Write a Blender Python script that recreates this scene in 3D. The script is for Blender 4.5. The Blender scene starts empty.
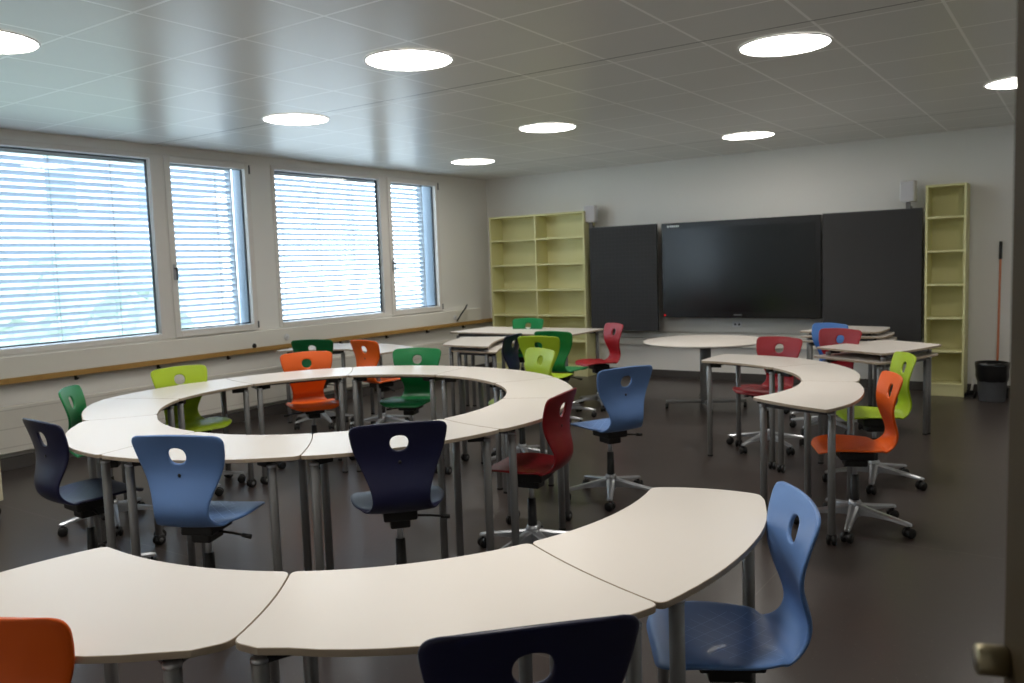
import bpy, bmesh, math, random
from mathutils import Vector, Matrix
C = bpy.context.scene.collection
SC = bpy.context.scene
PI = math.pi
random.seed(7)

# ------------------------------------------------------------------ camera
YAW, PITCH, ROLL = 0.603694, 0.0920175, -0.0345437
FPX, EYE = 836.86, 1.52
fwd = Vector((-math.sin(YAW) * math.cos(PITCH), math.cos(YAW) * math.cos(PITCH), -math.sin(PITCH)))
rgt = Vector((math.cos(YAW), math.sin(YAW), 0)); upv = rgt.cross(fwd)
r2 = math.cos(ROLL) * rgt + math.sin(ROLL) * upv
u2 = -math.sin(ROLL) * rgt + math.cos(ROLL) * upv
cd = bpy.data.cameras.new('camera'); cam = bpy.data.objects.new('camera', cd); C.objects.link(cam)
mw = Matrix((r2, u2, -fwd)).transposed().to_4x4(); mw.translation = Vector((0, 0, EYE))
cam.matrix_world = mw
cd.sensor_fit = 'HORIZONTAL'; cd.sensor_width = 22.3; cd.lens = FPX / 1024 * 22.3
cd.clip_start = 0.02; cd.clip_end = 200
cd.dof.use_dof = True; cd.dof.focus_distance = 2.6; cd.dof.aperture_fstop = 3.5
SC.camera = cam

# ------------------------------------------------------------------ view, world
SC.view_settings.view_transform = 'Standard'; SC.view_settings.look = 'None'
SC.view_settings.gamma = 1; SC.view_settings.use_curve_mapping = False
SC.view_settings.exposure = 0.0
WORLD_STRENGTH = 10.5
LAMP_STRENGTH = 20.0
LAMP_WATTS = 5.0
w = bpy.data.worlds.new('overcast_sky'); SC.world = w; w.use_nodes = True
bg = w.node_tree.nodes['Background']; bg.inputs[0].default_value = (0.80, 0.91, 1.0, 1); bg.inputs[1].default_value = WORLD_STRENGTH

H = 2.74; XL = -7.2; YB = 9.92; XR = 1.25; YF = -0.1

# windows' openings in the left wall, as (y0, y1): each holds a fixed pane and a sash
OPEN = [(-0.05, 2.64), (3.00, 5.70), (6.05, 8.75)]

# ------------------------------------------------------------------ materials
def lin(c): return tuple((v / 255 / 12.92 if v / 255 <= .04045 else ((v / 255 + .055) / 1.055) ** 2.4) for v in c)
def mat(name, rgb, rough=.5, metal=0, noise=.04, scale=30, bump=0, spec=.5, coat=0):
    m = bpy.data.materials.new(name); m.use_nodes = True; nt = m.node_tree; n = nt.nodes; l = nt.links
    b = n['Principled BSDF']; b.inputs['Roughness'].default_value = rough; b.inputs['Metallic'].default_value = metal
    b.inputs['Specular IOR Level'].default_value = spec; b.inputs['Coat Weight'].default_value = coat
    c = lin(rgb)
    tc = n.new('ShaderNodeTexCoord'); nz = n.new('ShaderNodeTexNoise'); nz.inputs['Scale'].default_value = scale
    nz.inputs['Detail'].default_value = 4
    l.new(tc.outputs['Object'], nz.inputs['Vector'])
    mx = n.new('ShaderNodeMix'); mx.data_type = 'RGBA'; mx.name = 'tone'
    mx.inputs[6].default_value = (*[v * (1 - noise) for v in c], 1); mx.inputs[7].default_value = (*[min(1, v * (1 + noise)) for v in c], 1)
    l.new(nz.outputs['Fac'], mx.inputs[0]); l.new(mx.outputs[2], b.inputs['Base Color'])
    if bump:
        bp = n.new('ShaderNodeBump'); bp.inputs['Strength'].default_value = bump; bp.inputs['Distance'].default_value = .002
        l.new(nz.outputs['Fac'], bp.inputs['Height']); l.new(bp.outputs[0], b.inputs['Normal'])
    return m
def mth(nt, op, a, b=None, c=None):
    n = nt.nodes.new('ShaderNodeMath'); n.operation = op
    for i, v in enumerate((a, b, c)):
        if v is None: continue
        if isinstance(v, (int, float)): n.inputs[i].default_value = v
        else: nt.links.new(v, n.inputs[i])
    return n.outputs[0]
def over(m, fac, rgb):
    """lay a second base colour where fac is 1"""
    nt = m.node_tree; b = nt.nodes['Principled BSDF']; src = b.inputs['Base Color'].links[0].from_socket
    mx = nt.nodes.new('ShaderNodeMix'); mx.data_type = 'RGBA'; nt.links.new(src, mx.inputs[6])
    mx.inputs[7].default_value = (*lin(rgb), 1); nt.links.new(fac, mx.inputs[0]); nt.links.new(mx.outputs[2], b.inputs['Base Color'])
def sep(m):
    nt = m.node_tree; tc = nt.nodes.new('ShaderNodeTexCoord'); s = nt.nodes.new('ShaderNodeSeparateXYZ')
    nt.links.new(tc.outputs['Object'], s.inputs[0]); return s.outputs
def band(nt, v, pitch, off, wd):
    """1 within wd of every line v = off + k*pitch"""
    t = mth(nt, 'DIVIDE', mth(nt, 'SUBTRACT', v, off), pitch)
    d = mth(nt, 'ABSOLUTE', mth(nt, 'SUBTRACT', mth(nt, 'FRACT', mth(nt, 'ADD', t, .5)), .5))
    return mth(nt, 'LESS_THAN', mth(nt, 'MULTIPLY', d, pitch), wd)

M = {}
M['wall'] = mat('wall_paint', (232, 230, 225), .85, bump=.1, scale=60, noise=.015)
M['duct'] = mat('cream_duct', (232, 228, 218), .5, noise=.015)
M['frame'] = mat('window_frame_white', (226, 222, 216), .4, noise=.01)
M['seal'] = mat('black_rubber_seal', (24, 28, 34), .6)
M['wood'] = mat('oak_strip', (176, 136, 74), .5, noise=.15, scale=12)
M['radiator'] = mat('radiator_enamel', (218, 213, 203), .5, noise=.01)
nt = M['radiator'].node_tree; so = sep(M['radiator'])
over(M['radiator'], band(nt, so[2], .15, .07, .004), (196, 190, 180))
M['base'] = mat('dark_skirting', (72, 68, 66), .6)
M['ceil'] = mat('ceiling_metal_panels', (214, 213, 208), .30, 0, noise=.02, scale=3, spec=.26)
nt = M['ceil'].node_tree; so = sep(M['ceil'])
ln = mth(nt, 'MAXIMUM', band(nt, so[0], .61, -.62, .008), band(nt, so[1], .61, 2.33, .008))
over(M['ceil'], ln, (246, 245, 242))
dk = mth(nt, 'LESS_THAN', mth(nt, 'ABSOLUTE', mth(nt, 'SUBTRACT', so[1], 4.66)), .006)
dk2 = mth(nt, 'LESS_THAN', mth(nt, 'ABSOLUTE', mth(nt, 'SUBTRACT', so[1], 8.6)), .006)
over(M['ceil'], mth(nt, 'MAXIMUM', dk, dk2), (70, 68, 64))
M['floor'] = mat('brown_grey_linoleum', (64, 57, 54), .30, noise=.10, scale=14, bump=.05, spec=.45)
nt = M['floor'].node_tree
vo = nt.nodes.new('ShaderNodeTexVoronoi'); vo.inputs['Scale'].default_value = 26
tc = nt.nodes.new('ShaderNodeTexCoord'); nt.links.new(tc.outputs['Object'], vo.inputs['Vector'])
over(M['floor'], mth(nt, 'LESS_THAN', vo.outputs['Distance'], .09), (84, 78, 74))
so = sep(M['floor'])
over(M['floor'], mth(nt, 'MAXIMUM', band(nt, so[1], 2.0, .62, .004), band(nt, so[0], 9, -1.2, .003)), (84, 78, 74))
M['top'] = mat('white_laminate', (222, 215, 207), .34, noise=.01, scale=8, spec=.35)
M['edge'] = mat('beige_edge_band', (168, 152, 132), .5)
M['steel'] = mat('grey_painted_steel', (134, 134, 134), .38, .55)
M['rail'] = mat('dark_grey_rail', (84, 84, 86), .45, .3)
M['silver'] = mat('brushed_aluminium', (178, 180, 184), .32, .8)
M['black'] = mat('black_plastic', (20, 20, 21), .45)
M['castergrey'] = mat('grey_caster_rim', (120, 120, 120), .4, .3)
M['yellow'] = mat('pale_yellow_board', (222, 218, 164), .55, noise=.02, scale=5)
M['board'] = mat('charcoal_board', (47, 47, 48), .75, noise=.04)
nt = M['board'].node_tree; so = sep(M['board'])
over(M['board'], mth(nt, 'MAXIMUM', band(nt, so[2], .05, 0, .0012), band(nt, so[0], .05, 0, .0012)), (64, 64, 67))
M['boardplain'] = mat('plain_charcoal_board', (46, 45, 45), .7, noise=.03)
M['bezel'] = mat('glossy_black_bezel', (12, 12, 14), .25)
M['screen'] = mat('screen_glass', (14, 16, 18), .17, noise=.01)
M['white'] = mat('white_plastic', (222, 222, 222), .4, noise=.01)
M['grille'] = mat('speaker_grille', (205, 205, 210), .7, noise=.1, scale=400)
M['whiteboard'] = mat('white_panel', (216, 214, 208), .4, noise=.01)
M['grey'] = mat('bin_grey', (92, 94, 98), .5)
M['bag'] = mat('bin_liner', (16, 16, 18), .3, noise=.2, bump=.4)
M['stick'] = mat('broomstick_wood', (196, 120, 84), .5, noise=.1)
M['door'] = mat('door_brown', (66, 54, 34), .7, noise=.08, scale=6, spec=.15)
M['slat'] = mat('blind_slat', (172, 184, 198), .45, noise=.01)
M['cord'] = mat('blind_cord', (120, 126, 132), .7)
M['hedge'] = mat('hedge_leaves', (134, 148, 136), .7, noise=.45, scale=6)
M['facade'] = mat('grey_facade', (196, 202, 210), .7, noise=.05)
M['grass'] = mat('paving', (150, 152, 152), .9, noise=.2, scale=8)
M['darkglass'] = mat('dark_window_glass', (110, 122, 134), .25)
M['cream'] = mat('cream_cabinet', (214, 206, 178), .5)
def glassmat():
    m = bpy.data.materials.new('window_glass'); m.use_nodes = True; nt = m.node_tree; nt.nodes.clear()
    o = nt.nodes.new('ShaderNodeOutputMaterial'); t = nt.nodes.new('ShaderNodeBsdfTransparent'); g = nt.nodes.new('ShaderNodeBsdfGlossy')
    g.inputs['Roughness'].default_value = .01; f = nt.nodes.new('ShaderNodeFresnel'); f.inputs[0].default_value = 1.5
    mx = nt.nodes.new('ShaderNodeMixShader'); t.inputs[0].default_value = (.93, .96, .97, 1)
    gm = nt.nodes.new('ShaderNodeNewGeometry'); fr = mth(nt, 'MULTIPLY', f.outputs[0], mth(nt, 'SUBTRACT', 1.0, gm.outputs['Backfacing']))
    nt.links.new(fr, mx.inputs[0]); nt.links.new(t.outputs[0], mx.inputs[1]); nt.links.new(g.outputs[0], mx.inputs[2])
    nt.links.new(mx.outputs[0], o.inputs[0]); return m
M['glass'] = glassmat()
def emit(name, rgb, s):
    m = bpy.data.materials.new(name); m.use_nodes = True; b = m.node_tree.nodes['Principled BSDF']
    b.inputs['Base Color'].default_value = (*lin(rgb), 1); b.inputs['Emission Color'].default_value = (*lin(rgb), 1); b.inputs['Emission Strength'].default_value = s
    return m
M['lamp'] = emit('lamp_diffuser', (255, 250, 241), LAMP_STRENGTH)
M['led'] = emit('red_led', (220, 20, 20), .9)

def shellmat(name, rgb, rough=.40):
    m = mat(name, rgb, rough, noise=.02, scale=20, coat=.03, spec=.38)
    nt = m.node_tree; so = sep(m)
    dg1 = mth(nt, 'ADD', so[0], so[1]); dg2 = mth(nt, 'SUBTRACT', so[0], so[1])
    g = mth(nt, 'MAXIMUM', band(nt, dg1, .062, 0, .0011), band(nt, dg2, .062, 0, .0011))
    k = mth(nt, 'MULTIPLY', mth(nt, 'LESS_THAN', so[2], .485), mth(nt, 'GREATER_THAN', so[1], -.12))
    k = mth(nt, 'MULTIPLY', k, mth(nt, 'LESS_THAN', so[1], .15))
    k = mth(nt, 'MULTIPLY', k, mth(nt, 'LESS_THAN', mth(nt, 'ABSOLUTE', so[0]), .15))
    over(m, mth(nt, 'MULTIPLY', mth(nt, 'MULTIPLY', g, k), .55), tuple(min(255, int(v * 1.2 + 45)) for v in rgb))
    return m
COL = dict(orange=shellmat('orange_shell', (226, 94, 18)), navy=shellmat('navy_shell', (25, 27, 58)), light_blue=shellmat('light_blue_shell', (96, 130, 184)),
           green=shellmat('green_shell', (14, 118, 62)), shaded_green=shellmat('shaded_green_shell', (10, 92, 48)), lime=shellmat('lime_shell', (164, 190, 40)),  # the darker green copy has the shade of a back-lit back in its colour
           red=shellmat('red_shell', (154, 20, 32)), dark_red=shellmat('dark_red_shell', (124, 12, 20)), blue=shellmat('mid_blue_shell', (60, 110, 178)))

# ------------------------------------------------------------------ mesh helpers
class MB:
    def __init__(s): s.bm = bmesh.new()
    def box(s, x0, x1, y0, y1, z0, z1, mi=0, T=None):
        vs = [s.bm.verts.new(T @ Vector(p) if T else p) for p in [(x0, y0, z0), (x1, y0, z0), (x1, y1, z0), (x0, y1, z0), (x0, y0, z1), (x1, y0, z1), (x1, y1, z1), (x0, y1, z1)]]
        for f in [(0, 3, 2, 1), (4, 5, 6, 7), (0, 1, 5, 4), (1, 2, 6, 5), (2, 3, 7, 6), (3, 0, 4, 7)]:
            fc = s.bm.faces.new([vs[i] for i in f]); fc.material_index = mi
        return s
    def lathe(s, prof, c=(0, 0, 0), axis=(0, 0, 1), n=16, mi=0, closed=False):
        a = Vector(axis).normalized(); t = Vector((1, 0, 0)) if abs(a.x) < .9 else Vector((0, 1, 0))
        e1 = a.cross(t).normalized(); e2 = a.cross(e1); c = Vector(c)
        rings = []
        for r, h in prof:
            if r < 1e-6: rings.append([s.bm.verts.new(c + a * h)])
            else: rings.append([s.bm.verts.new(c + a * h + (e1 * math.cos(2 * PI * k / n) + e2 * math.sin(2 * PI * k / n)) * r) for k in range(n)])
        for A, B in zip(rings, rings[1:]):
            for k in range(n):
                k2 = (k + 1) % n
                if len(A) == 1 and len(B) == 1: continue
                if len(A) == 1: f = [A[0], B[k2], B[k]]
                elif len(B) == 1: f = [A[k], A[k2], B[0]]
                else: f = [A[k], A[k2], B[k2], B[k]]
                fc = s.bm.faces.new(f); fc.material_index = mi; fc.smooth = True
        return s
    def cyl(s, p0, p1, r, n=14, mi=0, r1=None):
        p0 = Vector(p0); p1 = Vector(p1); L = (p1 - p0).length; r1 = r if r1 is None else r1
        b = min(r, r1) * .12
        return s.lathe([(0, 0), (r - b, 0), (r, b), (r1, L - b), (r1 - b, L), (0, L)], p0, p1 - p0, n, mi)
    def tube(s, pts, r, n=10, mi=0):
        pts = [Vector(p) for p in pts]; rings = []
        for i, p in enumerate(pts):
            d = (pts[min(i + 1, len(pts) - 1)] - pts[max(i - 1, 0)]).normalized()
            t = Vector((0, 0, 1)) if abs(d.z) < .9 else Vector((1, 0, 0))
            e1 = d.cross(t).normalized(); e2 = d.cross(e1)
            rings.append([s.bm.verts.new(p + (e1 * math.cos(2 * PI * k / n) + e2 * math.sin(2 * PI * k / n)) * r) for k in range(n)])
        for A, B in zip(rings, rings[1:]):
            for k in range(n):
                fc = s.bm.faces.new([A[k], A[(k + 1) % n], B[(k + 1) % n], B[k]]); fc.smooth = True; fc.material_index = mi
        s.bm.faces.new(rings[0][::-1]); s.bm.faces.new(rings[-1]); return s
    def prism(s, pts, z0, z1, side=0, ch=.0):
        """vertical prism of an outline, optional small chamfer; side = material index of the sides"""
        bm = s.bm; n = len(pts)
        cx = sum(p[0] for p in pts) / n; cy = sum(p[1] for p in pts) / n
        def ring(z, inset):
            out = []
            for i, p in enumerate(pts):
                a = Vector(pts[i - 1]); b = Vector(pts[(i + 1) % n]); t = (b - a).normalized(); nn = Vector((-t.y, t.x))
                out.append(bm.verts.new((p[0] + nn.x * inset, p[1] + nn.y * inset, z)))
            return out
        area = sum(pts[i][0] * pts[(i + 1) % n][1] - pts[(i + 1) % n][0] * pts[i][1] for i in range(n))
        if area < 0: pts = pts[::-1]
        R = [ring(z0, ch), ring(z0 + ch, 0), ring(z1 - ch, 0), ring(z1, ch)] if ch else [ring(z0, 0), ring(z1, 0)]
        for A, B in zip(R, R[1:]):
            for k in range(n):
                f = bm.faces.new([A[k], A[(k + 1) % n], B[(k + 1) % n], B[k]]); f.material_index = side
        bm.faces.new(R[0][::-1]); bm.faces.new(R[-1]); return s
    def build(s, name, mats, parent=None, bevel=0, loc=None):
        bmesh.ops.recalc_face_normals(s.bm, faces=s.bm.faces)
        me = bpy.data.meshes.new(name); s.bm.to_mesh(me); s.bm.free()
        o = bpy.data.objects.new(name, me); C.objects.link(o)
        for m in (mats if isinstance(mats, (list, tuple)) else [mats]): me.materials.append(m)
        if parent: o.parent = parent
        if loc: o.location = loc
        if bevel:
            b = o.modifiers.new('bevel', 'BEVEL'); b.width = bevel; b.segments = 2; b.limit_method = 'ANGLE'
        return o
def tag(o, label=None, cat=None, group=None, kind=None):
    if label: o['label'] = label
    if cat: o['category'] = cat
    if group: o['group'] = group
    if kind: o['kind'] = kind
    return o
def empty(name, loc=(0, 0, 0), rz=0, label=None, cat=None, group=None, kind=None):
    o = bpy.data.objects.new(name, None); C.objects.link(o); o.location = loc; o.rotation_euler.z = rz; o.empty_display_size = .1
    return tag(o, label, cat, group, kind)
def copy_tree(o, parent=None):
    c = o.copy(); C.objects.link(c)
    if parent: c.parent = parent
    for ch in list(o.children): copy_tree(ch, c)
    return c
def struct(o): o['kind'] = 'structure'; return o

# ------------------------------------------------------------------ room shell
struct(MB().box(XL - .3, XR + .2, YF - .2, YB + .2, -.1, 0).build('floor', M['floor']))
LAMPS = [(-3.33, 3.86), (-1.49, 5.07), (-5.27, 4.70), (-4.06, 6.57), (-2.88, 8.53), (-6.0, 8.02), (-4.64, 2.10), (-.42, 7.42)]
struct(MB().box(XL - .3, XR + .2, YF - .2, YB + .2, H, H + .1).build('ceiling', M['ceil']))
struct(MB().box(XL - .3, XR + .2, YB, YB + .2, 0, H).build('wall_back', M['wall']))
struct(MB().box(XR, XR + .2, YF - .2, YB, 0, H).build('wall_right', M['wall']))
struct(MB().box(XL - .3, XR + .2, YF - .2, YF, 0, H).build('wall_front', M['wall']))
ZS, ZH = .93, 2.66
m = MB(); XO = XL - .22
m.box(XO, XL, YF, YB, 0, ZS).box(XO, XL, YF, YB, ZH, H)
ys = [YF] + [v for p in OPEN for v in p] + [YB]
for a, b in zip(ys[::2], ys[1::2]): m.box(XO, XL, a, b, ZS, ZH)
struct(m.build('wall_left', M['wall']))
# skirtings
struct(MB().box(XL, XL + .05, YF, YB, 0, .10).build('baseboard_left', M['base'], bevel=.003))
struct(MB().box(XL + .05, XR, YB - .015, YB, 0, .10).build('baseboard_back', M['base'], bevel=.003))
struct(MB().box(XR - .015, XR, YF, YB, 0, .10).build('baseboard_right', M['base'], bevel=.003))

# windows: fixed light + opening sash in each opening
def window(idx, y0, y1, sash):
    root = empty('window_%d' % idx, (XL, (y0 + y1) / 2, ZS)); tag(root, kind='structure')
    root['label'] = ''; del root['label']
    hy = (y1 - y0) / 2; h = ZH - ZS
    fw_ = .055 if sash else .07
    zb, zt = .065, .065
    def ringframe(x0, x1, a, b, c, d, w_, mt, nm, par, bev=.004):
        q = MB()
        q.box(x0, x1, a, a + w_, c, d).box(x0, x1, b - w_, b, c, d).box(x0, x1, a + w_, b - w_, c, c + w_).box(x0, x1, a + w_, b - w_, d - w_, d)
        return q.build(nm, mt, par, bevel=bev)
    ringframe(-.07, .012, -hy, hy, 0, h, .045, M['frame'], 'window_frame', root)
    if sash:
        s = ringframe(-.05, .03, -hy + .012, hy - .012, .0, h - .012, .062, M['frame'], 'sash', root, .006)
        hd = MB().box(.03, .042, -hy + .028, -hy + .052, .55, .70).build('handle_plate', M['silver'], s, .002)
        MB().cyl((.04, -hy + .04, .66), (.075, -hy + .04, .66), .009).tube([(.072, -hy + .04, .665), (.075, -hy + .04, .62), (.072, -hy + .04, .55)], .009).build('handle', M['rail'], s)
        MB().cyl((.034, hy - .02, .02), (.034, hy - .02, .09), .008).cyl((.034, hy - .02, h - .12), (.034, hy - .02, h - .03), .008).build('hinge', M['rail'], s)
        k = .074
    else: k = .062
    ringframe(-.045, -.02, -hy + k - .004, hy - k + .004, k - .004, h - k + .004, .010, M['seal'], 'glazing_seal', root, 0)
    MB().box(-.036, -.030, -hy + k, hy - k, k, h - k).build('glass_pane', M['glass'], root)
    return root
window(1, 3.0, 4.66, False); window(2, 4.74, 5.74, True)
window(3, 6.02, 7.72, False); window(4, 7.79, 8.80, True)
window(5, -.05, 1.62, False); window(6, 1.68, 2.66, True)  # unseen window pair, added to let daylight onto the near desks
m = MB()
for a, b in ((4.655, 4.745), (7.715, 7.795), (1.615, 1.685)): m.box(XL - .07, XL + .01, a, b, ZS, ZH)
struct(m.build('trim_1', M['frame'], bevel=.003))
m = MB()
for y0, y1 in OPEN: m.box(XL - .215, XL - .072, y1 - .012, y1 + .001, ZS, ZH).box(XL - .215, XL - .072, y0 - .001, y0 + .012, ZS, ZH)
struct(m.build('trim_5', mat('anodised_reveal', (112, 128, 144), .5)))
# outer reveals and venetian blinds
def blind(y0, y1, label):
    root = empty('venetian_blind', (XL - .17, (y0 + y1) / 2, ZS - .05), label=label, cat='blind', group='venetian blinds outside the windows')
    hy = (y1 - y0) / 2; q = MB(); z = .04; n = 0
    while z < ZH - ZS - .04:
        t = math.radians(25)
        # slat: shallow curved strip tilted down to the outside
        pr_ = []
        for i in range(5):
            u = -1 + i / 2; a = u * .036; hgt = .005 * (1 - u * u)
            pr_.append((a * math.cos(t) - hgt * math.sin(t), a * math.sin(t) + hgt * math.cos(t)))
        V = [[q.bm.verts.new((px, yy, z + pz)) for px, pz in pr_] + [q.bm.verts.new((px, yy, z + pz - .0012)) for px, pz in pr_[::-1]] for yy in (-hy, hy)]
        for i in range(10):
            q.bm.faces.new([V[0][i], V[0][(i + 1) % 10], V[1][(i + 1) % 10], V[1][i]])
        q.bm.faces.new(V[0][::-1]); q.bm.faces.new(V[1])
        z += .06; n += 1
    q.build('slats', M['slat'], root)
    MB().box(-.035, .035, -hy, hy, ZH - ZS - .03, ZH - ZS + .05).build('head_rail', M['silver'], root)
    MB().box(-.03, .03, -hy, hy, -.005, .010).build('bottom_rail', M['silver'], root)
    k = 5 if y1 - y0 > 1.5 else 2
    q = MB()
    for i in range(k):
        yy = -hy + .18 + (2 * hy - .36) * i / (k - 1)
        q.box(-.031, -.029, yy - .002, yy + .002, 0, ZH - ZS + .05).box(.029, .031, yy - .002, yy + .002, 0, ZH - ZS + .05)
    q.build('ladder_cord', M['cord'], root)
    for s in (-1, 1): MB().box(-.045, .045, s * (hy + .006) - .006, s * (hy + .006) + .006, 0, ZH - ZS + .05).build('guide_rail', M['facade'], root)
    return root
blind(3.03, 5.60, 'white venetian blind with half open slats outside the leftmost window pair in view')
blind(6.08, 8.62, 'white venetian blind with half open slats outside the window pair nearest the yellow bookcase')
blind(-.02, 2.6, 'white venetian blind outside the added unseen window pair beyond the left edge of the photo')

# cable duct, oak strip, pegs, radiator
struct(MB().box(XL, XL + .07, YF, YB - .33, .745, .915).build('trim_2', M['duct'], bevel=.006))
struct(MB().box(XL, XL + .085, YF, YB, .70, .745).build('trim_3', M['wood'], bevel=.003))
for i in range(14):
    y = .65 + .78 * i
    if y > 9.5: break
    o = MB().box(0, .02, -.008, .008, -.045, 0).cyl((.015, 0, -.033), (.05, 0, -.03), .007).build('coat_peg', M['black'])
    o.location = (XL + .001, y, .70)
    tag(o, 'small black peg on the wall just below the oak strip under the windows', 'peg', 'pegs under the oak strip')
for y, lb in ((5.62, 'small dark round cable outlet on the cream duct under the windows'),):
    o = MB().lathe([(0, .004), (.02, .006), (.026, .002), (.028, 0)], (0, 0, 0), (1, 0, 0)).build('cable_outlet', M['black']); o.location = (XL + .07, y, .765); tag(o, lb, 'outlet')
for y, lb in ((6.05, 'white round socket on the cream duct, below the pillar between the window pairs'), (8.99, 'white round socket on the cream duct, near the yellow double bookcase')):
    t = empty('wall_socket', (XL + .07, y, .82), 0, lb, 'socket', 'round sockets on the cable duct')
    MB().lathe([(0, .006), (.03, .006), (.036, .003), (.037, 0)], (0, 0, 0), (1, 0, 0), 20).build('socket_plate', M['white'], t)
    MB().cyl((.004, -.009, 0), (.0075, -.009, 0), .004).cyl((.004, .009, 0), (.0075, .009, 0), .004).build('contacts', M['grey'], t)
for i, (a, b) in enumerate(((.2, 3.0), (3.008, 6.1), (6.108, 9.4))):
    t = empty('radiator', (XL, (a + b) / 2, .12), 0, ['long flat cream radiator low on the wall, by the cabinet at the left edge', 'long flat cream radiator low on the wall, behind the lime chair by the windows', 'long flat cream radiator low on the wall, towards the yellow double bookcase'][i], 'radiator', 'wall radiators')
    hy = (b - a) / 2
    MB().box(.03, .075, -hy, hy, .02, .40).build('panel', M['radiator'], t, .008)
    MB().box(.001, .03, -hy + .1, -hy + .14, .05, .36).box(.001, .03, hy - .14, hy - .1, .05, .36).build('bracket', M['radiator'], t)
o = MB().tube([(XL + .08, 9.02, .77), (XL + .14, 9.03, .86), (XL + .16, 9.1, .93), (XL + .12, 9.2, .98)], .011).build('cable', M['black'])
tag(o, 'short black cable sticking up from the duct beside the rectangular table', 'cable')

# ------------------------------------------------------------------ ceiling lamps
def lamp(x, y, label):
    t = empty('ceiling_lamp', (x, y, H), 0, label, 'ceiling lamp', 'round ceiling lamps')
    MB().lathe([(0, -.004), (.235, -.006), (.250, -.004), (.252, 0)], n=48).build('diffuser', M['lamp'], t)
    ld = bpy.data.lights.new('lamp_light', 'AREA'); ld.shape = 'DISK'; ld.size = .48; ld.energy = LAMP_WATTS; ld.color = (1, .95, .89); ld.spread = math.radians(100)
    lo = bpy.data.objects.new('lamp_light', ld); C.objects.link(lo); lo.parent = t; lo.location.z = -.012
    MB().lathe([(.251, -.001), (.253, -.008), (.262, -.006), (.265, -.001)], n=48).build('trim_ring', M['white'], t)
LL = ['large round glowing ceiling lamp at the top centre of the photo, second nearest', 'large round glowing ceiling lamp above the curved desks at right',
      'round glowing ceiling lamp above the windows, middle of the left row', 'round glowing ceiling lamp in the middle of the ceiling, above the ring',
      'round glowing ceiling lamp near the back wall above the big screen', 'small round glowing ceiling lamp nearest the corner by the double bookcase',
      'round glowing ceiling lamp cut off by the left edge of the photo', 'round glowing ceiling lamp half hidden by the door at the right edge']
for (x, y), lb in zip(LAMPS, LL): lamp(x, y, lb)
# two extra lamps added out of view to brighten the near desks
for (x, y), lb in zip([(-3.15, 1.2), (-1.25, 1.95)], ['added round lamp out of view, brightening the left near desk', 'added round lamp out of view, brightening the middle near desk']): lamp(x, y, lb)

# ------------------------------------------------------------------ bookcases
def bookcase(x0, x1, cols, rows, label, htop=2.18):
    t = empty('bookcase', ((x0 + x1) / 2, YB - .16, 0), 0, label, 'bookcase'); hw = (x1 - x0) / 2; d = .15; th = .022
    MB().box(-hw, -hw + th, -d, d, 0, htop).build('side_panel', M['yellow'], t, .002)
    MB().box(hw - th, hw, -d, d, 0, htop).build('side_panel', M['yellow'], t, .002)
    MB().box(-hw + th, hw - th, -d, d, htop - th, htop).build('top_panel', M['yellow'], t, .002)
    MB().box(-hw + th, hw - th, d - .008, d, 0, htop - th).build('back_panel', M['yellow'], t)
    MB().box(-hw + th, hw - th, -d + .01, -d + .028, 0, .11).build('plinth', M['yellow'], t, .002)
    cw = (x1 - x0 - th) / cols
    for c in range(1, cols): MB().box(-hw + c * cw, -hw + c * cw + th, -d, d - .008, .11, htop - th).build('divider', M['yellow'], t, .002)
    for r in range(rows):
        z = .11 + r * (htop - .11) / rows
        for c in range(cols):
            a = -hw + th + c * cw
            MB().box(a, a + cw - th, -d + .004, d - .008, z, z + th).build('shelf', M['yellow'], t, .002)
    return t
bookcase(-6.95, -5.43, 2, 6, 'wide pale yellow empty bookcase with two columns in the back left corner')
bookcase(-1.395, -1.02, 1, 6, 'tall narrow pale yellow empty bookcase right of the charcoal board')

# ------------------------------------------------------------------ board wall
struct(MB().box(-5.40, -1.42, YB - .03, YB, .60, 1.93).build('wall_panel_back', M['whiteboard']))
bpy.data.objects['wall_panel_back'].name = 'trim_4'
t = empty('whiteboard_rail', (-3.4, YB, .42), 0, 'long white rail and cable duct on the back wall below the screen', 'rail')
MB().box(-2.0, 2.0, -.08, 0, .10, .16).build('ledge', M['whiteboard'], t, .004)
MB().box(-2.0, 2.0, -.05, 0, .0, .09).build('duct', M['duct'], t, .004)
def board(x0, x1, z0, z1, mt, label):
    t = empty('pull_out_board', ((x0 + x1) / 2, YB - .25, z0), 0, label, 'board', 'charcoal boards beside the screen'); hw = (x1 - x0) / 2
    MB().box(-hw, hw, -.02, .02, 0, z1 - z0).build('panel', mt, t, .003)
    MB().box(-hw, hw, -.022, .022, z1 - z0, z1 - z0 + .008).box(-hw, hw, -.022, .022, -.008, 0).build('edge_rail', M['rail'], t)
    MB().box(-hw + .1, hw - .1, .02, .22, .3, .36).box(-hw + .1, hw - .1, .02, .22, z1 - z0 - .3, z1 - z0 - .24).build('slide_bracket', M['rail'], t)
board(-5.375, -4.425, .63, 1.95, M['board'], 'charcoal ruled board left of the big screen')
board(-2.43, -1.43, .57, 1.95, M['boardplain'], 'plain charcoal board right of the big screen')
t = empty('display_screen', (-3.42, YB - .19, .79), 0, 'large switched off black display screen on the back wall', 'screen')
MB().box(-.96, .96, -.03, .05, 0, 1.165).build('housing', M['bezel'], t, .006)
MB().box(-.90, .90, -.033, -.029, .075, 1.085).build('screen_glass', M['screen'], t)
MB().box(-.5, .5, .05, .16, .3, .9).build('wall_bracket', M['rail'], t)
MB().lathe([(0, .004), (.009, .002), (.011, 0)], (-.93, -.03, .03), (0, -1, 0)).build('status_light', M['led'], t)
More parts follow.
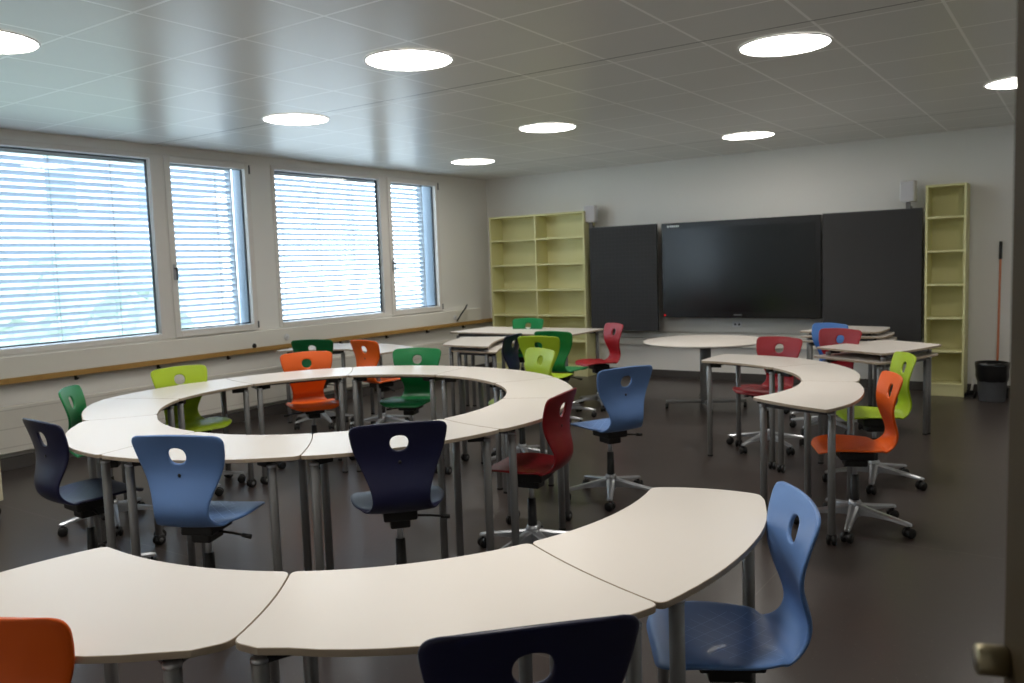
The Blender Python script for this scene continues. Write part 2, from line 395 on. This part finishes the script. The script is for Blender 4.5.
q = MB().lathe([(0, .001), (.014, .001)], (-.87, -.03, 1.125), (0, -1, 0), 12)
for k in range(5): q.box(-.845 + k * .025, -.828 + k * .025, -.0315, -.03, 1.113, 1.137)
q.build('maker_badge', M['white'], t)
MB().box(-.05, .05, -.0315, -.03, .032, .044).build('logo_plate', M['castergrey'], t)
def speaker(x, label, turn):
    t = empty('wall_speaker', (x, YB - .17, 2.0), turn, label, 'speaker', 'white wall speakers')
    MB().box(-.075, .075, -.08, .08, .03, .25).build('cabinet', M['white'], t, .015)
    MB().box(-.062, .062, -.084, -.078, .045, .235).build('grille', M['grille'], t, .002)
    MB().box(-.02, .02, -.02, .02, -.04, .03).cyl((0, 0, -.02), (0, .17 if turn == 0 else .15, -.02), .014).build('bracket', M['castergrey'], t)
speaker(-5.40, 'small white wall speaker above the left charcoal board', .25)
speaker(-1.58, 'small white wall speaker above the right charcoal board, by the narrow bookcase', 0)
t = empty('power_socket', (-3.49, YB - .031, .70), 0, 'white double power socket on the wall below the screen', 'socket')
MB().box(-.06, .06, -.01, 0, -.035, .035).build('plate', M['white'], t, .003)
q = MB()
for k in (-.025, .025): q.cyl((k, -.009, 0), (k, -.0112, 0), .013)
q.build('contacts', M['black'], t)

# bin, broom, dustpan
t = empty('waste_bin', (-.76, 9.50, 0), 0, 'grey round waste bin with black liner by the broom', 'bin')
MB().lathe([(0, 0), (.115, 0), (.12, .01), (.142, .36), (.148, .365), (.14, .35), (.112, .02), (0, .02)], n=28).build('bin_body', M['grey'], t)
q = MB().lathe([(.134, .20), (.149, .25), (.147, .30), (.154, .36), (.153, .385), (.144, .388), (.132, .3), (.12, .1), (0, .08)], n=40)
for v in q.bm.verts:
    a = math.atan2(v.co.y, v.co.x); k = 1 + .02 * math.sin(a * 7) + .015 * math.sin(a * 13 + v.co.z * 30)
    if v.co.z > .19: v.co.x *= k; v.co.y *= k
q.build('bin_liner', M['bag'], t)
t = empty('broom', (-.735, 9.73, 0), 0, 'broom with orange-brown stick leaning on the back wall behind the bin', 'broom')
MB().cyl((0, -.02, .10), (.0, .135, 1.42), .011).build('broomstick', M['stick'], t)
MB().cyl((0, .133, 1.40), (.0, .155, 1.58), .016).build('grip', M['black'], t)
q = MB().box(-.13, .13, -.04, .01, .07, .11)
for i in range(26):
    for j in range(4): q.cyl((-.125 + i * .01, -.036 + j * .012, .0), (-.125 + i * .01, -.034 + j * .012, .075), .0035, 5)
q.build('broom_head', M['black'], t)
t = empty('dustpan', (-.965, 9.66, 0), 0, 'small dustpan with white handle on the floor left of the bin', 'dustpan')
MB().box(-.045, .045, -.1, .1, .002, .010).box(-.045, -.038, -.1, .1, .010, .045).box(.038, .045, -.1, .1, .010, .045).box(-.045, .045, .093, .1, .010, .055).build('pan', M['black'], t, .002)
MB().tube([(0, .1, .045), (0, .16, .09), (.01, .2, .16)], .012).build('handle', M['white'], t)

# ------------------------------------------------------------------ desks
def smooth_outline(keys, rc=.028):
    """keys: list of polylines (edges) meeting at corners; rounds each corner"""
    out = []; n = len(keys)
    def trim(pl, d, end):
        pl = [Vector(p) for p in pl]
        if end: pl = pl[::-1]
        acc = 0
        for i in range(1, len(pl)):
            L = (pl[i] - pl[i - 1]).length
            if acc + L >= d:
                p = pl[i - 1].lerp(pl[i], (d - acc) / L); pl = [p] + (pl[i:] if (pl[i] - p).length > 1e-5 else pl[i + 1:]); break
            acc += L
        return pl[::-1] if end else pl
    for i, e in enumerate(keys):
        nx = keys[(i + 1) % n]
        a = trim(trim(e, rc, False), rc, True); corner = Vector(e[-1]); b = trim(nx, rc, False)
        out += a
        p0, p2 = a[-1], b[0]
        for k in range(1, 5):
            t_ = k / 5; out.append(p0 * (1 - t_) ** 2 + corner * 2 * t_ * (1 - t_) + p2 * t_ ** 2)
    return [(p.x, p.y) for p in out]
def bow(a, b, sag, n=8):
    """polyline a->b bowed by sag to the right of its direction"""
    a = Vector(a); b = Vector(b); d = b - a; nn = Vector((d.y, -d.x)).normalized()
    return [a + d * (i / n) + nn * sag * (1 - (2 * i / n - 1) ** 2) for i in range(n + 1)]

def make_leg(p, root, caster, ztop=.705):
    z0 = .055 if caster else .012
    l = MB().cyl((p[0], p[1], z0), (p[0], p[1], ztop - .035), .0195, 18).build('leg', M['steel'], root)
    MB().lathe([(.0195, 0), (.0212, .002), (.0212, .009), (.017, .013), (0, .014)], (p[0], p[1], ztop - .036), (0, 0, 1), 18).build('cap', M['silver'], l)
    if caster:
        q = MB().cyl((p[0] - .022, p[1], .03), (p[0] - .006, p[1], .03), .03, 16).cyl((p[0] + .006, p[1], .03), (p[0] + .022, p[1], .03), .03, 16).box(p[0] - .006, p[0] + .006, p[1] - .018, p[1] + .02, .025, .062)
        q.build('caster', [M['black']], l)
        MB().cyl((p[0] - .0235, p[1], .03), (p[0] + .0235, p[1], .03), .013, 12).build('wheel_rim', M['castergrey'], l)
    else:
        MB().cyl((p[0], p[1], 0), (p[0], p[1], .014), .022, 14, r1=.019).build('foot', M['black'], l)

def desk(outline, legs, casters, label, group, cat='desk', ztop=.74, name='curved_desk', th=.017):
    cx = sum(p[0] for p in outline) / len(outline); cy = sum(p[1] for p in outline) / len(outline)
    root = empty(name, (cx, cy, 0), 0, label, cat, group)
    loc = [(p[0] - cx, p[1] - cy) for p in outline]
    MB().prism(loc, ztop - th, ztop, side=1, ch=.0015).build('tabletop', [M['top'], M['edge']], root)
    L = [(p[0] - cx, p[1] - cy) for p in legs]
    for p, c in zip(L, casters): make_leg(p, root, c, ztop - th)
    q = MB(); z0, z1 = ztop - th - .036, ztop - th - .004
    order = list(range(len(L)))
    for i, jj in ((0, 3), (1, 2), (-1, -2)):
        if i >= 0: a = Vector((*L[i], 0)); b = Vector((*L[jj], 0))
        else: a = Vector(((L[0][0] + L[3][0]) / 2, (L[0][1] + L[3][1]) / 2, 0)); b = Vector(((L[1][0] + L[2][0]) / 2, (L[1][1] + L[2][1]) / 2, 0))
        d = (b - a).normalized(); ll = (b - a).length
        T = Matrix.Translation(a) @ Matrix.Rotation(math.atan2(d.y, d.x), 4, 'Z')
        q.box(.02, ll - .02, -.012, .012, z0, z1, T=T)
    q.build('under_frame', M['rail'], root)
    # brackets carrying the top on each leg
    for a in L:
        v = Vector(a); d = -v.normalized(); T = Matrix.Translation((v.x, v.y, 0)) @ Matrix.Rotation(math.atan2(d.y, d.x), 4, 'Z')
        MB().box(.012, .09, -.016, .016, z0, ztop - th, T=T).build('mounting_bracket', M['black'], root)
    return root

def table(tab):
    """radius as a function of the angle in degrees, from (angle, radius) pairs"""
    tab = sorted(tab)
    def f(a):
        t = tab
        while a < t[0][0]: a += 360
        while a > t[0][0] + 360: a -= 360
        t = t + [(t[0][0] + 360, t[0][1])]
        for (x0, r0), (x1, r1) in zip(t, t[1:]):
            if x0 <= a <= x1:
                return r0 + (r1 - r0) * (a - x0) / (x1 - x0)
    return f
def soft(f, a): return (f(a - 5) + 2 * f(a) + f(a + 5)) / 4
def wedge(c, a0, a1, fi, fo, s0, s1, label, group, ztop=.74, cast=(1, 0, 1, 0), gap=.0015):
    """ring segment between angles a0<a1 (degrees); fi, fo = inner and outer radius; s0/s1 = outward bow of its two ends"""
    def P(a, r, g=0):
        a = math.radians(a); return Vector((c[0] + r * math.cos(a) - g * math.sin(a), c[1] + r * math.sin(a) + g * math.cos(a)))
    n = 14; ang = [a0 + (a1 - a0) * k / n for k in range(n + 1)]
    outer = [P(a, fo(a) if k in (0, n) else soft(fo, a), gap * (1 - 2 * k / n)) for k, a in enumerate(ang)]
    inner = [P(a, soft(fi, a), gap * (1 - 2 * k / n)) for k, a in enumerate(ang)][::-1]
    pts = smooth_outline([bow(inner[-1], outer[0], s0), outer, bow(outer[-1], inner[0], s1), inner])
    D = math.degrees; t0 = .13 if s0 > 0 else .055; t1 = .13 if s1 > 0 else .055
    legs = [P(a0 + D(t0 / fo(a0)), fo(a0 + 5) - .055), P(a1 - D(t1 / fo(a1)), fo(a1 - 5) - .055), P(a1 - D(.05 / fi(a1)), fi(a1) + .04), P(a0 + D(.05 / fi(a0)), fi(a0) + .04)]
    return desk(pts, [tuple(p) for p in legs], cast, label, group, ztop=ztop)

G1 = 'white curved desks forming the ring'
RC = (-3.78, 3.53); SA = -48.5
# seam angle and which way the seam bows
SEAM = [(-48.5, .016), (-12.5, -.016), (23.5, .016), (59.5, -.016), (95.5, .016), (131.0, -.016), (166.0, .016), (202.0, -.016), (235, .014), (276.5, -.016)]
RIN = table([(236, .98), (254, 1.0), (274, 1.03), (292, 1.06), (320, 1.07), (348, 1.08), (370, 1.06), (390, 1.06), (420, 1.08), (455, 1.11), (491, 1.12), (526, 1.09), (562, 1.04), (580, 1.0)])
ROUT = table([(235, 1.35), (243, 1.41), (256, 1.485), (264, 1.54), (270, 1.565), (277, 1.58), (292, 1.59), (312, 1.565), (320, 1.58), (336, 1.55), (347, 1.53), (359, 1.53), (378, 1.47), (384, 1.465),
              (399, 1.48), (414, 1.51), (427, 1.56), (444, 1.59), (459, 1.61), (471, 1.64), (486, 1.66), (497, 1.65), (516, 1.61), (532, 1.58), (548, 1.58), (564, 1.585), (581, 1.45), (591, 1.38)])
RL = ['curved white desk of the ring, in front of the navy chair in the middle', 'curved white desk of the ring, in front of the dark red chair',
      'curved white desk of the ring, at its right end behind the dark red chair', 'curved white desk of the ring, far side, in front of the pale lime chair',
      'curved white desk of the ring, far side, in front of the green chair', 'curved white desk of the ring, far side, in front of the bright orange chair',
      'curved white desk of the ring, in front of the lime chair by the windows', 'curved white desk of the ring, at its left end beside the half hidden green chair',
      'curved white desk of the ring, beside the navy chair at the left edge', 'curved white desk of the ring, in front of the light blue chair at left']
for k in range(10):
    a, s_ = SEAM[k]; a2, s2_ = SEAM[(k + 1) % 10]
    if a2 < a: a2 += 360
    wedge(RC, a, a2, RIN, ROUT, -s_, s2_, RL[k], G1, cast=(0, 0, 1, 0) if k % 2 else (1, 0, 0, 1))
FC = (-2.27, 2.33); G2 = 'white curved desks in the foreground arc'
FIN = table([(-95, 1.05), (-58, 1.08), (14, 1.08)])
FOUT = table([(-95, 1.55), (-78, 1.61), (-64, 1.56), (-58.3, 1.49), (-50, 1.555), (-35, 1.60), (-28, 1.64), (-23.2, 1.62), (-14, 1.58), (-5, 1.54), (3, 1.51), (13.6, 1.44)])
FL = ['curved white foreground desk at bottom left, behind the cut off orange chair', 'curved white desk in the foreground, in front of the navy chair at the bottom', 'curved white desk in the foreground beside the light blue chair at right']
wedge(FC, -94.5, -58.3, FIN, FOUT, .03, .016, FL[0], G2, cast=(0, 0, 0, 0))
wedge(FC, -58.3, -23.2, FIN, FOUT, -.016, -.016, FL[1], G2, cast=(0, 0, 0, 0))
wedge(FC, -23.2, 13.6, FIN, FOUT, .016, .03, FL[2], G2, cast=(0, 0, 0, 0))
KC = (-2.45, 5.0); G3 = 'white curved desks of the arc at right'
KIN = table([(-27, 1.04), (12, 1.03), (88, 1.02)])
KOUT = table([(-27, 1.56), (-18, 1.53), (-4, 1.44), (4, 1.40), (13, 1.345), (24, 1.40), (33, 1.44), (51, 1.51), (64, 1.55), (78, 1.53), (90, 1.49)])
wedge(KC, -27, 13, KIN, KOUT, .02, .012, 'curved white desk in front of the orange chair at right, nearest of its arc', G3, cast=(1, 0, 0, 1))
wedge(KC, 13, 51, KIN, KOUT, -.012, .012, 'curved white desk in the middle of the arc at right, beside the lime chair', G3, cast=(0, 0, 1, 0))
wedge(KC, 51, 88, KIN, KOUT, -.012, .02, 'curved white desk in front of the red chair, farthest of the arc at right', G3, cast=(0, 1, 0, 1))

def free_desk(quad, sags, label, group, ztop=.74, legs_in=.07, cast=(0, 0, 0, 0), name='curved_desk', nolegs=False):
    """quad listed clockwise from above; sags bow each edge outwards"""
    q = [Vector(p) for p in quad]
    ar = sum(q[i].x * q[(i + 1) % 4].y - q[(i + 1) % 4].x * q[i].y for i in range(4))
    if ar < 0: q = q[::-1]; sags = [sags[2], sags[1], sags[0], sags[3]]
    edges = [bow(q[i], q[(i + 1) % 4], sags[i]) for i in range(4)]
    pts = smooth_outline(edges, .03); c = sum(q, Vector((0, 0))) / 4
    legs = [tuple(p + (c - p).normalized() * legs_in * 1.5) for p in q]
    return desk(pts, legs, cast, label, group, ztop=ztop, name=name)
# nested pairs and the rectangular table at the back
G4 = 'white desks standing at the back'
free_desk([(-1.86, 7.15), (-1.27, 6.82), (-.97, 7.62), (-1.46, 7.92)], [.0, .03, .0, .02], 'white desk at right, uppermost of the nested pair in front of the charcoal board', G4, ztop=.745)
free_desk([(-1.88, 7.12), (-1.29, 6.79), (-.985, 7.58), (-1.48, 7.89)], [.0, .02, .0, .0], 'white desk at right, lower of the nested pair in front of the charcoal board', G4, ztop=.675)
free_desk([(-2.40, 8.60), (-2.19, 9.35), (-1.66, 9.25), (-1.67, 8.66)], [0, .03, .03, 0], 'white desk near the back wall, uppermost of the stack behind the small blue chair', G4, ztop=.745)
free_desk([(-2.38, 8.55), (-2.15, 9.3), (-1.61, 9.2), (-1.61, 8.62)], [0, .02, .03, 0], 'white desk near the back wall, middle of the stack behind the small blue chair', G4, ztop=.70)
free_desk([(-2.36, 8.52), (-2.13, 9.26), (-1.58, 9.16), (-1.57, 8.58)], [0, .02, .03, 0], 'white desk near the back wall, lowest of the stack behind the small blue chair', G4, ztop=.655)
free_desk([(-6.27, 7.78), (-6.29, 8.60), (-4.60, 8.60), (-4.58, 7.76)], [0, 0, 0, 0], 'long rectangular white table in front of the double bookcase', G4, name='rectangular_table')
free_desk([(-5.30, 6.46), (-5.62, 7.20), (-5.14, 7.40), (-4.70, 6.42)], [.03, .02, -.04, .02], 'white desk left of the small navy chair, upper of its nested pair', G4, ztop=.745)
free_desk([(-5.22, 6.49), (-5.54, 7.22), (-5.06, 7.42), (-4.63, 6.45)], [.03, .02, -.04, .02], 'white desk left of the small navy chair, lower of its nested pair', G4, ztop=.69)
free_desk([(-6.66, 5.50), (-6.86, 6.18), (-6.12, 6.42), (-6.02, 5.86)], [.02, .03, 0, -.03], 'white desk by the windows behind the shade-darkened green and orange chairs', G4, ztop=.74)
free_desk([(-6.015, 5.86), (-6.115, 6.42), (-5.45, 6.20), (-5.40, 5.62)], [0, .03, .02, -.03], 'white desk by the windows beyond the ring, behind the orange-red chair', G4, ztop=.74)

# round table
t = empty('round_table', (-3.165, 8.02, 0), .3, 'round white table on a grey column in front of the big screen', 'table')
MB().lathe([(0, .670), (.60, .670), (.615, .676), (.617, .687), (.613, .690), (0, .690)], n=64).build('tabletop', [M['top']], t)
MB().cyl((0, 0, .05), (0, 0, .670), .055, 24).build('column', M['steel'], t)
MB().box(-.14, .14, -.14, .14, .655, .670).build('mounting_plate', M['rail'], t)
for k in range(4):
    a = k * PI / 2 + .2; d = Vector((math.cos(a), math.sin(a)))
    T = Matrix.Rotation(a, 4, 'Z')
    l = MB().box(.03, .40, -.025, .025, .055, .09, T=T).build('foot_arm', M['steel'], t, .008)
    MB().cyl((d.x * .39 - .015, d.y * .39, .027), (d.x * .39 + .015, d.y * .39, .027), .027, 14).box(d.x * .39 - .006, d.x * .39 + .006, d.y * .39 - .006, d.y * .39 + .006, .027, .06).build('caster', M['black'], l)

# ------------------------------------------------------------------ swivel chair
def catmull(pts, n):
    out = []
    for i in range(len(pts) - 1):
        p0 = pts[max(i - 1, 0)]; p1 = pts[i]; p2 = pts[i + 1]; p3 = pts[min(i + 2, len(pts) - 1)]
        for k in range(n):
            t = k / n
            out.append([.5 * (2 * b + (c - a) * t + (2 * a - 5 * b + 4 * c - d) * t * t + (3 * b - a - 3 * c + d) * t ** 3) for a, b, c, d in zip(p0, p1, p2, p3)])
    out.append(list(pts[-1])); return out
#        y      z     half   curve
PROF = [(.207, .446, .180, .0), (.198, .464, .188, .0), (.165, .476, .200, .003), (.105, .478, .210, .008), (.04, .473, .213, .013), (-.03, .465, .205, .017),
        (-.09, .460, .186, .020), (-.140, .463, .160, .020), (-.180, .483, .136, .020), (-.203, .520, .125, .018), (-.205, .563, .128, .018), (-.190, .613, .144, .019),
        (-.176, .663, .165, .020), (-.173, .708, .184, .021), (-.180, .753, .199, .022), (-.192, .798, .208, .023), (-.208, .843, .213, .024), (-.216, .862, .214, .024)]
def shell_mesh():
    D = catmull(PROF, 10); S = [0]
    for a, b in zip(D, D[1:]): S.append(S[-1] + math.hypot(b[0] - a[0], b[1] - a[1]))
    TOT = S[-1]
    def at(s):
        s = max(0, min(TOT, s)); i = max(j for j in range(len(S)) if S[j] <= s + 1e-9); i = min(i, len(S) - 2)
        f = (s - S[i]) / max(1e-9, S[i + 1] - S[i]); p = [a * (1 - f) + b * f for a, b in zip(D[i], D[i + 1])]
        i0 = max(0, i - 2); i1 = min(len(D) - 1, i + 3); ty, tz = D[i1][0] - D[i0][0], D[i1][1] - D[i0][1]; L = math.hypot(ty, tz)
        return p, (tz / L, -ty / L)      # normal pointing to the sitter
    NU = 16; hs = TOT - .095; blk = .052
    def pos(s, u):
        p, n = at(s); w_ = p[2]
        rt, rf = .038, .075
        d = TOT - s
        if d < rt: w_ += -rt + math.sqrt(max(0, rt * rt - (rt - d) ** 2))
        if s < rf: w_ += -rf + math.sqrt(max(0, rf * rf - (rf - s) ** 2))
        x = u * w_; c = p[3] * abs(u) ** 2.2
        top = .008 * (1 - u * u) if d < .2 else 0
        up = n[1] if d > .45 else 0
        return Vector((x, p[0] + (n[0] if d > .45 else 1) * c, p[1] + up * c + (top * (1 - d / .2) if d < .2 else 0)))
    rows = [0, .003, .011, .024, .042, .065]
    s = .065; end = hs - blk; k = int((end - s) / .026)
    rows += [s + (end - s) * i / k for i in range(1, k + 1)]
    r_h = len(rows) - 1
    rows += [hs - blk + 2 * blk * i / 4 for i in range(1, 5)]
    rows += [TOT - v for v in (.033, .022, .012, .005, .0)]
    bm = bmesh.new(); V = []
    for i, s in enumerate(rows): V.append([bm.verts.new(pos(s, -1 + 2 * j / NU)) for j in range(NU + 1)])
    c0 = NU // 2 - 2
    for i in range(len(rows) - 1):
        for j in range(NU):
            if r_h <= i < r_h + 4 and c0 <= j < c0 + 4: continue
            bm.faces.new([V[i][j], V[i][j + 1], V[i + 1][j + 1], V[i + 1][j]])
    inner = [V[r_h + i][c0 + j] for i in range(1, 4) for j in range(1, 4)]
    for v in inner: bm.verts.remove(v)
    path = [(0, j) for j in range(4)] + [(i, 4) for i in range(4)] + [(4, 4 - j) for j in range(4)] + [(4 - i, 0) for i in range(4)]
    outer = [V[r_h + i][c0 + j] for i, j in path]
    wmid = at(hs)[0][2]; prev = outer
    for fct in (.5, 1.0):
        ring = []
        for (i, j) in path:
            sq = Vector(((j - 2) / 2 * 2 * (2 / NU) * wmid, (i - 2) / 2 * blk)); a = math.atan2(sq.y, sq.x)
            el = Vector((math.cos(a) * .041, math.sin(a) * .036)); p = sq.lerp(el, fct)
            ring.append(bm.verts.new(pos(hs + p.y, p.x / wmid)))
        for k in range(16): bm.faces.new([prev[k], prev[(k + 1) % 16], ring[(k + 1) % 16], ring[k]])
        prev = ring
    bmesh.ops.recalc_face_normals(bm, faces=bm.faces)
    for f in bm.faces: f.smooth = True
    me = bpy.data.meshes.new('seat_shell'); bm.to_mesh(me); bm.free(); return me
def make_chair():
    root = empty('swivel_chair')
    me = shell_mesh(); me.materials.append(COL['navy'])
    sh = bpy.data.objects.new('seat_shell', me); C.objects.link(sh); sh.parent = root
    so_ = sh.modifiers.new('solid', 'SOLIDIFY'); so_.thickness = .013; so_.offset = 0
    sb = sh.modifiers.new('sub', 'SUBSURF'); sb.levels = 1; sb.render_levels = 1
    q = MB().lathe([(0, 0), (.007, 0), (.008, .002), (0, .003)], (0, -.181, .692), (0, -1, .1), 12); q.build('badge', M['black'], root)
    mc = MB().box(-.075, .075, -.09, .09, .402, .448).box(-.045, .045, -.06, .06, .36, .40).build('tilt_mechanism', M['black'], root, .008)
    MB().tube([(.06, -.02, .405), (.14, -.03, .40), (.20, -.035, .392)], .0055).tube([(.185, -.034, .394), (.225, -.036, .388)], .010).build('lever', M['black'], mc)
    gc = MB().cyl((0, 0, .28), (0, 0, .37), .014, 14).build('gas_column', M['silver'], root)
    MB().lathe([(.015, .30), (.022, .298), (.025, .15), (.026, .14), (0, .14)], n=16).build('column_sleeve', M['black'], gc)
    q = MB().lathe([(0, .155), (.030, .155), (.036, .14), (.040, .075), (.034, .065), (0, .065)], n=20)
    bs = q.build('star_hub', M['silver'], root)
    for k in range(5):
        a = 2 * PI * k / 5 + .3; T = Matrix.Rotation(a, 4, 'Z'); q = MB(); secs = []
        for x, hw, zt, zb in ((.02, .030, .135, .075), (.10, .026, .118, .082), (.20, .021, .100, .078), (.29, .017, .084, .066), (.312, .012, .078, .066)):
            secs.append([q.bm.verts.new(T @ Vector(p)) for p in ((x, -hw, zb), (x, hw, zb), (x, hw * .9, zt - .008), (x, hw * .35, zt), (x, -hw * .35, zt), (x, -hw * .9, zt - .008))])
        for A, B in zip(secs, secs[1:]):
            for i in range(6): q.bm.faces.new([A[i], A[(i + 1) % 6], B[(i + 1) % 6], B[i]])
        q.bm.faces.new(secs[0][::-1]); q.bm.faces.new(secs[-1])
        arm = q.build('base_arm', M['silver'], root)
        cx, cy = .295 * math.cos(a), .295 * math.sin(a); rr = random.random() * 6.28; d = Vector((math.cos(rr), math.sin(rr), 0))
        c = Vector((cx, cy, .028)); q = MB()
        q.cyl(c - d * .026, c - d * .007, .0275, 16).cyl(c + d * .007, c + d * .026, .0275, 16).cyl(c - d * .01, c + d * .01, .020, 10).cyl((cx, cy, .04), (cx, cy, .068), .007, 8)
        q.build('caster', M['black'], arm)
    return root
proto = make_chair()
G = 'coloured shell swivel chairs'
# number: colour, top centre x,y of the back, yaw, height offset, label
CH = [('orange', -1.855, 0.70, 29, -0.02, 'orange swivel chair cut off at the bottom left corner, its back to the camera'),
      ('navy', -0.805, 1.21, 46, 0, 'navy swivel chair cut off at the bottom edge, in front of the foreground desks'),
      ('light_blue', -0.613, 2.27, 121, 0, 'light blue swivel chair in the right foreground with its seat under the desk end'),
      ('light_blue', -3.085, 1.99, 24, 0, 'light blue swivel chair at the near side of the ring, its back to the camera'),
      ('navy', -2.39, 2.6, 47, 0, 'navy swivel chair in the middle at the near side of the ring, seen from behind'),
      ('navy', -4.05, 1.915, -4, 0, 'navy swivel chair at the left edge seen from its side, beside the cream cabinet'),
      ('green', -5.1, 2.6, -43, 0, 'green swivel chair at the left end of the ring, half hidden behind the desk'),
      ('lime', -5.41, 3.57, -98, 0, 'lime green swivel chair below the windows at the left far side of the ring'),
      ('orange', -5.24, 4.63, -122, 0, 'bright orange swivel chair facing the camera at the far side of the ring'),
      ('shaded_green', -6.12, 5.48, 28, 0, 'shade-darkened green swivel chair directly behind the bright orange one, mostly hidden'),
      ('orange', -5.54, 5.57, -8, 0, 'orange-red swivel chair turned away beyond the ring, right of the bright orange one'),
      ('green', -4.49, 5.16, 200, 0, 'green swivel chair facing the camera at the far side of the ring'),
      ('green', -5.53, 8.4, 187, 0, 'green swivel chair behind the long rectangular table, only its top showing'),
      ('navy', -4.4, 6.45, 101, 0, 'small navy swivel chair beside the nested desks at the back left'),
      ('lime', -4.08, 6.31, 8, 0, 'lime swivel chair seen from behind between the small navy and the green chair'),
      ('lime', -3.43, 5.4, 154, 0, 'pale lime swivel chair beyond the far right of the ring, overlapping the other lime chair'),
      ('green', -4.23, 6.8, 2, 0, 'green swivel chair turned away, behind the lime chairs and left of the red one'),
      ('red', -4.06, 7.83, 144, 0, 'red swivel chair in profile in front of the left charcoal board'),
      ('light_blue', -2.31, 4.6, 63, 0, 'light blue swivel chair standing free on the floor right of the ring'),
      ('dark_red', -2.16, 3.61, 100, 0, 'dark red swivel chair in profile at the right side of the ring'),
      ('red', -2.01, 6.72, 163, 0, 'red swivel chair facing the camera behind the arc of desks at right'),
      ('blue', -1.96, 8.14, 152, 0, 'small blue swivel chair at the back right, behind the red one'),
      ('red', -1.74, 7.57, 158, 0, 'red swivel chair behind the nested desks at right, in front of the blue one'),
      ('lime', -0.94, 5.9, 117, -.012, 'lime swivel chair behind the orange one at the right'),
      ('orange', -0.84, 4.89, 114, -.012, 'orange swivel chair at the right side, in front of the lime one')]
for i, (col, x, y, yaw, dz, lb) in enumerate(CH):
    o = proto if i == 0 else copy_tree(proto)
    a = math.radians(yaw); yb = -.216
    o.location = (x + math.sin(a) * yb, y - math.cos(a) * yb, 0); o.rotation_euler.z = a
    tag(o, lb, 'chair', G)
    for c in o.children:
        if not c.name.startswith(('gas', 'star', 'base')): c.location.z = dz
    sh = [c for c in o.children if c.name.startswith('seat_shell')][0]
    sh.material_slots[0].link = 'OBJECT'; sh.material_slots[0].material = COL[col]

# ------------------------------------------------------------------ rolling cabinet at the left edge
t = empty('rolling_cabinet', (-5.99, 2.24, 0), .0, 'cream rolling cabinet on black casters cut off by the left edge', 'cabinet')
MB().box(-.23, .23, -.25, .25, .11, .60).build('body', M['cream'], t, .006)
for k in range(3):
    d = MB().box(-.215, .215, -.268, -.251, .125 + k * .157, .272 + k * .157).build('drawer_front', M['cream'], t, .003)
    MB().box(-.06, .06, -.285, -.268, .195 + k * .157, .205 + k * .157).build('handle', M['silver'], d, .002)
for sx in (-1, 1):
    for sy in (-1, 1):
        MB().cyl((sx * .19 - .018, sy * .2, .04), (sx * .19 + .018, sy * .2, .04), .04, 18).box(sx * .19 - .02, sx * .19 + .02, sy * .2 - .02, sy * .2 + .02, .06, .112).build('caster', M['black'], t)

# ------------------------------------------------------------------ the open door beside the camera
hx, hy_ = .30, YF + .02; ex, ey = -.062, .95
ang = math.atan2(ey - hy_, ex - hx); L = math.hypot(ex - hx, ey - hy_)
t = empty('door_1', (hx, hy_, 0), ang); tag(t, kind='structure')
MB().box(0, L, -.045, 0, .01, 2.05).build('door_leaf', M['door'], t, .004)
kn = MB().cyl((L - .016, .0, 0), (L - .016, .029, 0), .0155, 24).build('handle', mat('worn_nickel', (156, 146, 118), .3, .8), t); kn.location.z = 1.108

# ------------------------------------------------------------------ outside
struct(MB().box(-60, XL - .22, -40, 50, -.6, -.5).build('ground_outside', M['grass']))
bpy.data.objects['ground_outside'].name = 'ground'
def hedge(y0, y1, x, h, label):
    q = MB(); nx = int((y1 - y0) / .25); nz = int(h / .25)
    bm = q.bm
    bmesh.ops.create_grid(bm, x_segments=nx, y_segments=nz, size=.5)
    for v in bm.verts:
        u, w_ = v.co.x, v.co.y + .5
        v.co = Vector((.5 * (w_ ** 4) * -1 + random.uniform(-.12, .12), u * (y1 - y0), w_ * h + random.uniform(-.08, .18)))
    geo = bmesh.ops.duplicate(bm, geom=bm.faces[:] + bm.verts[:] + bm.edges[:])
    for e in geo['geom']:
        if isinstance(e, bmesh.types.BMVert): e.co.x = -1.2 - e.co.x
    o = q.build('hedge', M['hedge'], loc=(x, (y0 + y1) / 2, -.5)); tag(o, label, 'hedge'); return o
hedge(-4, 9, -13, 2.3, 'green hedge outside, seen through the blind slats of the windows')
t = empty('building', (-40, 21, -.5), 0, 'grey-blue building outside, seen through the blinds of the leftmost window', 'building')
MB().box(-5, 5, -5, 5, 0, 9).build('walls', M['facade'], t)
for k in range(2): MB().box(4.98, 5.03, -3.2 + k * 4, -2.0 + k * 4, 4.6, 7.2).build('window', M['darkglass'], t)
